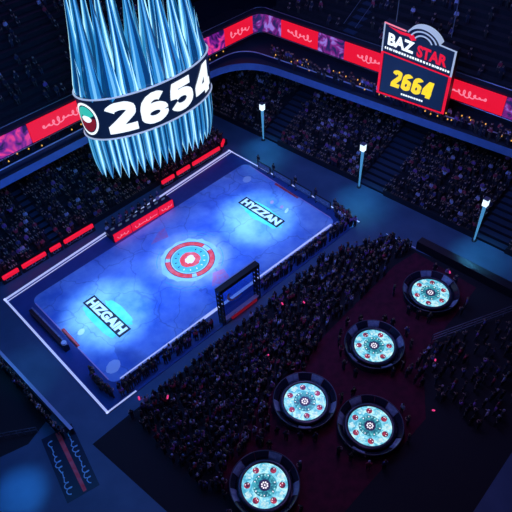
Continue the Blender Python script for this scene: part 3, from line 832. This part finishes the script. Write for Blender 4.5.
# ------------------------------------------------------------------ square scoreboard
b0 = Vector((29.6,-6.4,13.15)); ux = Vector((1.2,-9.3,0)); W = ux.length; ux.normalize(); uz = Vector((0,0,1)); un = Vector((ux.y,-ux.x,0))
if un.x > 0: un = -un
sb = thing('square_scoreboard', 'square framed scoreboard with yellow 2664 below a dark BAZ STAR panel', 'scoreboard', (0,0,0))
sv_ = lambda u, v: v*(1-.125*u/W)
def sbox(u0, u1, v0, v1, d0, d1, m, name, parent=sb):
    q = MB(); vs = [b0+ux*u+uz*sv_(u,v)+un*d for d in (d0,d1) for u, v in ((u0,v0),(u1,v0),(u1,v1),(u0,v1))]
    q.add(vs, [(3,2,1,0),(4,5,6,7),(0,1,5,4),(1,2,6,5),(2,3,7,6),(3,0,4,7)]); return q.obj(name, m, parent)
H = 9.4; Hm = 5.75
sbox(0,W,0,H,-1.1,-.02, M['black'], 'cabinet')
sbox(.4,W-.44,.3,Hm-.15,-.02,.02, M['sign_navy'], 'number_screen')
sbox(.2,W-.2,Hm+.1,H-.2,-.02,.02, M['band'], 'name_screen')
for (a, b, c, d) in ((0,.30,0,Hm),(W-.34,W,0,Hm)): sbox(a,b,c,d,-.02,.10, M['red_led'], 'red_frame_bar')
for (a, b, c, d) in ((0,W,0,.16),(0,W,Hm-.12,Hm)): sbox(a,b,c,d,-.02,.12, M['red_led'], 'red_frame_bar')
for (a, b, c, d) in ((0,.12,Hm,H),(W-.2,W,Hm,H)): sbox(a,b,c,d,-.02,.12, M['pale_led'], 'pale_frame_bar')
sbox(0,2.9,H-.12,H,-.02,.12, M['pink_led'], 'top_frame_bar'); sbox(7.2,W,H-.12,H,-.02,.12, M['pale_led'], 'top_frame_bar')
F = lambda du, dv, dn=.05: (lambda u, v, d: b0+ux*(u+du)+uz*sv_(u+du, v+dv)+un*(d+dn))
f2 = F(1.75,1.5); digits('2664', lambda u, v: f2(u+.12*v, v, 0), M['yellow_led'], sb, 5.5, 2.5, .25)
place_text('BAZ', F(.7,6.8), M['white_led'], 'name_lettering', sb, .045, 3.5, 1.55)
place_text('STAR', F(4.6,6.7), M['red_led'], 'name_lettering', sb, .045, 3.9, 1.6)
q = MB(); rr = random.Random(3); u = .4
while u < W-.6:
    wd = rr.uniform(.12,.34); fn = F(u, 6.18-.0*u, .05)
    q.add([fn(0,0,0),fn(wd,0,0),fn(wd,.30,0),fn(0,.30,0)], [(0,1,2,3)]); u += wd+rr.uniform(.05,.16)
q.obj('small_lettering', M['white_led'], sb)
q = MB(); u = 3.4
while u < 6.4:
    wd = rr.uniform(.1,.28); fn = F(u, .75, .05)
    q.add([fn(0,0,0),fn(wd,0,0),fn(wd,.26,0),fn(0,.26,0)], [(0,1,2,3)]); u += wd+.07
q.obj('small_lettering', M['white_led'], sb)
def arch(r0, r1, d, m, name, uc=5.2, vc=H-.9):
    q = MB(); n = 22; fn = F(uc, vc, 0); vs = []
    for i in range(n+1):
        a = .42+(PI-.84)*i/n
        for r in (r0, r1):
            for dd in (-.9, d): vs.append(fn(r*math.cos(a)*1.15, r*math.sin(a), dd))
    fs = []
    for i in range(n):
        j = 4*i; fs += [(j+1,j+3,j+7,j+5),(j+2,j+6,j+7,j+3),(j,j+1,j+5,j+4),(j,j+4,j+6,j+2)]
    fs += [(0,2,3,1),(4*n,4*n+1,4*n+3,4*n+2)]
    q.add(vs, fs); return q.obj(name, m, sb)
arch(0.0,2.0,-.02, M['navy'], 'crest_panel'); arch(1.9,2.06,.08, M['pale_led'], 'crest_arc'); arch(1.45,1.6,.06, M['pale_led'], 'crest_arc'); arch(.95,1.1,.06, M['pale_led'], 'crest_arc')
q = MB(); fn = F(0,0,.05)
q.add([fn(.5,H-.3,0),fn(2.2,H-.72,0),(fn(3.3,H-.6,0)),fn(3.7,H-1.0,0),fn(4.3,H-.7,0),fn(3.9,H-.15,0),fn(2.4,H-.35,0)], [(0,1,6),(1,2,6),(2,3,5),(3,4,5),(2,5,6)]); q.obj('red_flourish', M['red_led'], sb)
for u in (1.2, W-1.2):
    q = MB(); a = b0+ux*u+un*-.5; q.tube([a+uz*H, a+uz*32], .05, 5); q.obj('suspension_cable', M['steel'], sb)

# ------------------------------------------------------------------ glowing posts along the far aisle
for (x, y, h, lb) in ((25.1,10.5,6.5,'tall glowing blue light post nearest the balcony corner'), (26.0,-7.7,7.4,'tall glowing blue light post at the middle of the far aisle'), (27.45,-25.2,7.0,'tall glowing blue light post at the right end of the far aisle')):
    t = thing('light_post', lb, 'light post', (x,y,0))
    q = MB(); q.lathe([(0,0),(.34,0),(.34,.12),(.14,.2),(.0,.2)], 16); q.obj('base', M['black'], t)
    q = MB(); q.lathe([(.10,.2),(.22,h-1.4),(.26,h-1.0),(0,h-1.0)], 14); q.obj('light_tube', M['post_glow'], t, True)
    q = MB(); q.box((0,0,h-.5), (.6,.6,1.0)); q.box((0,0,h+.06), (.66,.66,.10), mi=1); q.obj('lamp_head', [M['post_head'], M['steel']], t)

# ------------------------------------------------------------------ red light boards at the far touchline
def red_board(x0, x1, y0, y1, label, bent=False):
    a, b = Vector((x0,y0,0)), Vector((x1,y1,0)); d = (b-a); L = d.length; rz = math.atan2(d.y, d.x)
    t = thing('light_board', label, 'light board', (a+b)/2, rz)
    q = MB(); q.box((0,.12,.45), (L,.2,.9)); q.obj('base_panel', M['black'], t)
    q = MB(); q.box((0,-.02,1.15), (L-.3,.34,.62)); o_ = q.obj('red_light_panel', M['red_led'], t)
    bv = o_.modifiers.new('bevel','BEVEL'); bv.width = .12; bv.segments = 3
    q = MB(); scribble(lambda u, v, d_: (-L/2+.4+u, -.0, .12+v), L-.8, .7, q, int(x0*7), .06, n=int(L*4)); q.obj('script_lettering', M['line_trim'], t)
    return t
N_ = ['first', 'second', 'third', 'fourth']
for i, (a, b) in enumerate(((-18.6,-16.1),(-15.9,-12.2),(-11.9,-10.0),(-9.8,-5.0))):
    red_board(a, b, 13.0-.015*(a+18), 13.0-.015*(b+18), 'low red glowing board at far touchline, %s from the left rink corner' % N_[i])
for i, (a, b) in enumerate(((6.6,9.2),(9.4,12.2),(12.4,18.2))):
    red_board(a, b, 12.9, 12.9, 'low red glowing board at far touchline, %s right of the red fronted table' % N_[i])
t = red_board(18.5, 20.0, 13.0, 14.0, 'short angled red glowing board at the far corner by the aisle')

# scorer's table with red lit front
st = thing('scorer_table', 'long black table with red lit front panels at the far touchline', 'table', (.35,9.3,.141), -.025)
q = MB(); q.box((0,.35,.95), (10.2,1.9,.08)); q.obj('tabletop', M['navy'], st)
for x in (-5.0,5.0):
    q = MB(); q.box((x,.35,.455), (.12,1.8,.91)); q.obj('side_panel', M['black'], st)
q = MB(); q.box((0,-.38,.5), (9.8,.1,.9)); q.obj('front_panel', M['black'], st)
for i, (a, b) in enumerate(((-4.9,-2.2),(-2.05,2.3),(2.45,4.9))):
    q = MB(); q.box(((a+b)/2,-.56,.66), (b-a,.2,1.24)); o_ = q.obj('red_light_panel', M['red_led'], st)
    q = MB(); scribble(lambda u, v, d: (a+.35+u, -.675, .2+v), b-a-.7, .8, q, 30+i, .09, n=int((b-a)*3)); q.obj('script_lettering', M['pink_led'], o_)
for i in range(8):
    x = -4.3+i*1.2
    t = thing('monitor', 'small dark monitor on the red fronted table at the far touchline', 'monitor', (.35+x, 9.3-.025*x+.5, 1.131), PI-.025, 'monitors on the red fronted table')
    q = MB(); q.box((0,0,.02), (.3,.22,.04)); q.box((0,0,.1), (.05,.04,.16)); q.obj('monitor_stand', M['black'], t)
    q = MB(); q.box((0,0,.34), (.62,.05,.38)); q.obj('casing', M['black'], t)
    q = MB(); q.box((0,.03,.34), (.56,.012,.32)); q.obj('screen', M['screen_dim'], t)

# ------------------------------------------------------------------ far end banner boards
for i, (y0, y1) in enumerate(((6.1,3.7),(3.0,-.5),(-1.3,-4.3),(-5.1,-7.8))):
    t = thing('banner_board', 'pale blue banner board at far rink end, %s from the far left corner' % N_[i], 'banner', (19.6-.012*i,(y0+y1)/2,.10), 0)
    L = y0-y1
    q = MB(); q.box((0,0,.62), (.10,L,.95)); q.obj('panel', M['glass_pale'], t)
    q = MB()
    for yy in (-L/2,L/2): q.box((0,yy,.6), (.14,.1,1.2))
    q.box((0,0,1.14), (.14,L,.08)); q.obj('frame', M['black'], t)
    for yy in (-L/2+.3,L/2-.3):
        q = MB(); q.box((0,yy,.05), (.7,.12,.10)); q.obj('foot', M['black'], t)
    q = MB(); scribble(lambda u, v, d: (-.058, L/2-.3-u, .25+v), L-.6, .7, q, 50+i, .07, n=int(L*3)); q.obj('script_lettering', M['line_trim'], t)
# near end board
t = thing('barrier_board', 'long black barrier board with pale top edge at the near left rink end', 'barrier', (-18.4,2.3,.10), 0)
q = MB(); q.box((-.1,0,.5), (.6,7.6,1.0)); q.obj('board', M['black'], t)
q = MB(); q.box((.08,0,1.04), (.2,7.7,.10)); q.obj('top_cap', M['glass_pale'], t)
q = MB(); q.lathe([(0,1.06),(.3,1.06),(.3,1.35),(0,1.35)], 12, (-.1,-3.5,0)); q.obj('lamp', M['white_paint'], t)
q = MB(); scribble(lambda u, v, d: (-.37, 3.2-u, .3+v), 6.4, .5, q, 77, .07, n=26); q.obj('script_lettering', M['line_trim'], t)
# low boards of the near touchline
k_ = 0
for (x0, x1) in ((-16.8,-13.0),(-12.9,-9.1),(-9.0,-5.2),(2.7,6.4),(6.5,10.2),(10.3,14.0),(14.1,17.8)):
    xm = (x0+x1)/2
    side = 'left' if x1 < 0 else 'right'; nn = N_[k_ if k_ < 3 else k_-3]; k_ += 1
    t = thing('touchline_board', 'low dark board of the near touchline, %s counted %s of the steel frame' % ((N_[3-k_] if side == 'left' else nn), side), 'barrier', (xm,-9.95-.035*xm,.10), -.035)
    q = MB(); q.box((0,0,.3), (x1-x0,.16,.6)); q.obj('panel', M['navy'], t)
    q = MB(); q.box((0,0,.635), (x1-x0,.2,.07)); q.obj('top_rail', M['line_trim'], t)
# gantry frame on the near touchline
fr = thing('screen_frame', 'tall dark steel frame with glass screen and red base on the near touchline', 'frame', (-1.1,-11.45,.10), -.03)
FH = 5.7; FW = 5.5
for sx in (-1,1):
    q = MB(); x = sx*FW/2
    for dx, dy in ((-.2,-.3),(.2,-.3),(.2,.3),(-.2,.3)): q.tube([(x+dx,dy,0),(x+dx,dy,FH)], .07, 6)
    for k in range(8):
        z = k*FH/8; q.tube([(x-.2,-.3,z),(x+.2,.3,z+FH/8)], .045, 5); q.tube([(x+.2,-.3,z),(x-.2,.3,z+FH/8)], .045, 5); q.box((x,0,z+.35), (.42,.62,.1))
    q.obj('post', M['black'], fr)
q = MB(); q.box((0,0,FH), (FW+.5,.8,.5)); q.obj('top_beam', M['black'], fr)
q = MB(); q.box((0,.36,FH+.3), (FW+.55,.12,.06)); q.obj('beam_cap', M['line_trim'], fr)
gm = bpy.data.materials.new('tinted_glass'); gm.use_nodes = True
nt = gm.node_tree; nt.nodes.remove(nt.nodes['Principled BSDF'])
tr = nt.nodes.new('ShaderNodeBsdfTransparent'); tr.inputs['Color'].default_value = (.45,.6,.85,1)
gl = nt.nodes.new('ShaderNodeBsdfGlossy'); gl.inputs['Roughness'].default_value = .08
mx = nt.nodes.new('ShaderNodeMixShader'); mx.inputs['Fac'].default_value = .08
nt.links.new(tr.outputs[0], mx.inputs[1]); nt.links.new(gl.outputs[0], mx.inputs[2]); nt.links.new(mx.outputs[0], nt.nodes['Material Output'].inputs['Surface'])
q = MB(); q.box((0,.05,3.1), (FW-.6,.04,4.4)); gp = q.obj('glass_pane', gm, fr)
q = MB()
for i in range(14):
    a0, a1 = 2.6+2.6*i/14, 2.6+2.6*(i+1)/14
    f = lambda a, r: (-.3+r*1.25*math.cos(a), .0, 3.6+r*math.sin(a))
    q.add([f(a0,.9),f(a0,1.15),f(a1,1.15),f(a1,.9)], [(0,1,2,3)])
q.obj('painted_swoosh', M['white_paint'], gp)
q = MB(); q.box((.3,-.35,.42), (FW-1.6,.3,.6)); q.obj('red_base_panel', M['red_dim'], fr)
q = MB(); q.box((0,-.30,.82), (FW-.4,.5,.08)); q.obj('base_shelf', M['line_trim'], fr)

# ------------------------------------------------------------------ gaming tables
def gaming_table(loc, label, rz):
    t = thing('gaming_table', label, 'gaming table', (loc[0],loc[1],.02), rz)
    q = MB(); q.lathe([(0,0),(1.9,0),(1.9,.1),(1.3,.2),(1.2,.6),(2.2,.78),(2.45,.84)], 40); q.obj('pedestal', M['black'], t, True)
    q = MB(); q.lathe([(2.12,.84),(2.14,.95),(2.22,1.0),(2.4,1.0),(2.52,.95),(2.52,.78),(2.2,.74)], 48); q.obj('padded_rail', M['rail'], t, True)
    q = MB(); q.lathe([(0,.90),(2.13,.90),(2.13,.80)], 48); pf = q.obj('playfield', M['play_cyan'], t)
    q = MB(); q.lathe([(.55,.905),(.55,.92),(1.12,.92),(1.12,.905)], 40); q.obj('number_ring', M['play_teal'], pf)
    q = MB(); q.lathe([(0,.905),(0,.925),(.55,.925),(.55,.905)], 32); q.obj('centre_disc', M['play_dark'], pf)
    rr = random.Random(int(loc[0]*10))
    for k in range(9):
        a = k*2*PI/8; r = .27 if k < 8 else 0
        q = MB(); q.lathe([(0,.925),(.085,.925),(.085,.945),(0,.945)], 10, (r*math.cos(a), r*math.sin(a), 0)); q.obj('centre_marker', M['play_white'], pf)
    for k in range(20):
        a = k*2*PI/20; q = MB(); q.box((.97*math.cos(a), .97*math.sin(a), .925), (.13,.09,.012), a); q.obj('number_mark', M['play_white'] if k % 3 == 0 else M['play_cyan'], pf)
    for k in range(6):
        a = k*2*PI/6+.35
        q = MB(); q.lathe([(0,.905),(.30,.905),(.30,.925),(0,.925)], 18, (1.62*math.cos(a), 1.62*math.sin(a), 0)); bs = q.obj('betting_spot', M['play_red'], pf)
        for j in range(5):
            b = rr.uniform(0,6.28); q = MB(); q.lathe([(0,.925),(.055,.925),(.055,.945),(0,.945)], 8, (1.62*math.cos(a)+.17*math.cos(b+j), 1.62*math.sin(a)+.17*math.sin(b+j), 0)); q.obj('spot_dot', M['play_white'] if j % 2 else M['play_dark'], bs)
        a += PI/6
        q = MB(); q.box((1.72*math.cos(a), 1.72*math.sin(a), .912), (rr.uniform(.3,.5),rr.uniform(.4,.75),.012), a+rr.uniform(-.5,.5)); q.obj('card_field', M['card_cyan'], pf)
    # flared ring of curved panels around the table
    nP = 14
    for k in range(nP):
        a0, a1 = 2*PI*k/nP+.015, 2*PI*(k+1)/nP-.015
        q = MB(); q.lathe([(2.62,.62),(2.74,.86),(3.16,1.28),(3.22,1.26),(2.8,.78),(2.68,.58)], 6, (0,0,0), a0, a1)
        q.obj('curved_panel', M['glass_pale'] if k % 3 == 1 else M['dark_panel'], t)
    q = MB(); q.lathe([(3.15,1.28),(3.2,1.33),(3.26,1.28),(3.2,1.23),(3.15,1.28)], 56); q.obj('ring_rim', M['rim'], t, True)
    for k in range(7):
        a = 2*PI*k/7+.2; q = MB(); q.tube([(2.6*math.cos(a),2.6*math.sin(a),0),(2.72*math.cos(a),2.72*math.sin(a),.7)], .07, 6); q.obj('support_leg', M['black'], t)
    q = MB(); q.lathe([(2.3,.0),(2.3,.12),(3.0,.12),(3.0,.0)], 48); q.obj('foot_ring', M['black'], t)
    return t
for (x, y, rz, lb) in ((15.5,-26.4,.1,'round gaming table with lit cyan top, the one nearest the far aisle'),
                       (5.0,-26.2,.9,'round gaming table with lit cyan top, middle of the back three'),
                       (-5.3,-25.3,.5,'round gaming table with lit cyan top, left one of the back three'),
                       (-2.9,-31.7,1.4,'round gaming table with lit cyan top, in front between the left and middle tables'),
                       (-14.3,-28.4,2.0,'round gaming table with lit cyan top, nearest to the viewer at bottom')):
    gaming_table((x, y), lb, rz)
# low black wall between tables and aisle
q = MB(); q.prism([(21.2,-20.6),(22.3,-20.6),(23.4,-40),(22.2,-40)], 0, 1.3)
o_ = q.obj('partition', M['black']); tag(o_, 'low black partition wall between the gaming tables and far aisle', 'partition')
# railing at lower right
rl = thing('railing', 'long steel railing of three bars at the lower right of the gaming tables', 'railing', (10.2,-30.2,0))
d = Vector((10.4,-4.6,0)); L = d.length
for k in range(3):
    q = MB(); q.tube([(0,-.0,.5+.5*k), (d.x,d.y,.5+.5*k)], .05, 6); q.obj('bar', M['steel'], rl)
for k in range(7):
    p = d*(k/6); q = MB(); q.tube([(p.x,p.y,0),(p.x,p.y,1.52)], .05, 6); q.obj('post', M['steel'], rl)
# left walkway barrier and lower left corner
q = MB(); q.prism([(-24.35,7.5),(-24.1,7.5),(-23.55,-10.6),(-23.8,-10.6)], 0, .95)
o_ = q.obj('barrier', M['black']); tag(o_, 'low black barrier wall along the left walkway', 'barrier')
q = MB(); q.prism([(-24.4,7.5),(-24.05,7.5),(-23.5,-10.6),(-23.85,-10.6)], .95, 1.02); q.obj('top_cap', M['line_trim'], o_)
fb = thing('floor_banner', 'dark floor banner with red stripe and pale green script at lower left', 'banner', (-25.6,-12.8,.0), -.22)
q = MB(); q.box((0,0,.02), (3.2,7.6,.04)); q.obj('sheet', M['navy'], fb)
q = MB(); q.prism([(-.2,3.6),(.25,3.6),(.4,-3.6),(.05,-3.6)], .041, .05); q.obj('red_stripe', M['red_paint'], fb)
for i, x in enumerate((-1.0, .95)):
    q = MB(); scribble(lambda u, v, d: (x-.5+v, 3.2-u, .045), 6.2, 1.0, q, 90+i, .10, n=22); q.obj('script_lettering', M['pale_teal'], fb)
rl = thing('railing', 'steel railing in front of the blue lit patch at lower left', 'railing', (-29.3,-5.6,0))
d = Vector((3.2,-2.2,0))
for k in range(2):
    q = MB(); q.tube([(0,0,.55+.5*k), (d.x,d.y,.55+.5*k)], .04, 6); q.obj('bar', M['steel'], rl)
for k in range(7):
    p = d*(k/6); q = MB(); q.tube([(p.x,p.y,0),(p.x,p.y,1.06)], .035, 6); q.obj('post', M['steel'], rl)

# ------------------------------------------------------------------ lights of the arena
wd = bpy.data.worlds.new('world'); sc.world = wd; wd.use_nodes = True
wd.node_tree.nodes['Background'].inputs['Color'].default_value = (.10,.16,.42,1)
wd.node_tree.nodes['Background'].inputs['Strength'].default_value = .005
def spot(loc, tgt, power, col, ang, blend=.8, size=.4):
    l = bpy.data.lights.new('spot', 'SPOT'); l.energy = power; l.color = col; l.spot_size = math.radians(ang); l.spot_blend = blend; l.shadow_soft_size = size
    o = bpy.data.objects.new('rig_spot', l); C.objects.link(o); o.location = loc
    o.rotation_euler = (Vector(tgt)-Vector(loc)).to_track_quat('-Z', 'Y').to_euler(); return o
def area(loc, tgt, power, col, sx, sy):
    l = bpy.data.lights.new('area', 'AREA'); l.energy = power; l.color = col; l.shape = 'RECTANGLE'; l.size = sx; l.size_y = sy
    o = bpy.data.objects.new('rig_panel', l); C.objects.link(o); o.location = loc
    o.rotation_euler = (Vector(tgt)-Vector(loc)).to_track_quat('-Z', 'Y').to_euler(); return o
BL = (.03,.17,1.0); CY_ = (.42,.80,1.0)
spot((-13,-2,44), (-12.2,-.3,0), 95000, CY_, 17, 1.0)
spot((14,-3,44), (11.6,-1.5,0), 95000, CY_, 17, 1.0)
spot((0,-6,46), (.2,-.9,0), 80000, (.80,.92,1.0), 15, 1.0)
for x in (-10.5, 0, 10.5): spot((x,-6,48), (x,-.8,0), 42000, BL, 24, 1.0)
area((0,-4,46), (0,0,0), 2600, BL, 30, 10)
spot((0,-2,34), (0,10.9,1), 4200, (.12,.42,1.0), 17, 1.0)  # added bluish spot, brightens the crew behind the scorer's table
# posts throw pools on the aisle
for x, y in ((25.1,10.5),(26.0,-7.7),(27.45,-25.2)):
    spot((x-.6,y-.4,6.6), (x-2.2,y-2.2,0), 1500, (.07,.50,1.0), 78, 1.0, .2)
# house light over stands and floor
area((40,-8,40), (33,-8,4), 1150, (.30,.24,1.0), 30, 8)
area((0,40,40), (0,20,4), 1300, (.36,.20,1.0), 40, 8)
area((4,-22,40), (2,-20,0), 3000, (.55,.30,1.0), 40, 6)
area((-26,-4,36), (-23,-4,0), 1500, (.05,.32,1.0), 6, 14)
area((24,-8,38), (23,-8,0), 1500, (.05,.30,1.0), 4, 30)
spot((-24,4,24), (-22.8,-.5,0), 5000, (.06,.45,1.0), 22, 1.0)
spot((-27,-6,22), (-30.6,-12.0,0), 20000, (.03,.32,1.0), 16, 1.0)
spot((-14,30,36), (-19,19,3), 7000, (1.0,.08,.10), 26, 1.0)
area((10,-16,30), (32,-6,10.5), 2200, (.03,.22,1.0), 12, 4)
area((-12,-10,34), (-10,17,10.5), 4000, (.03,.25,1.0), 12, 4)
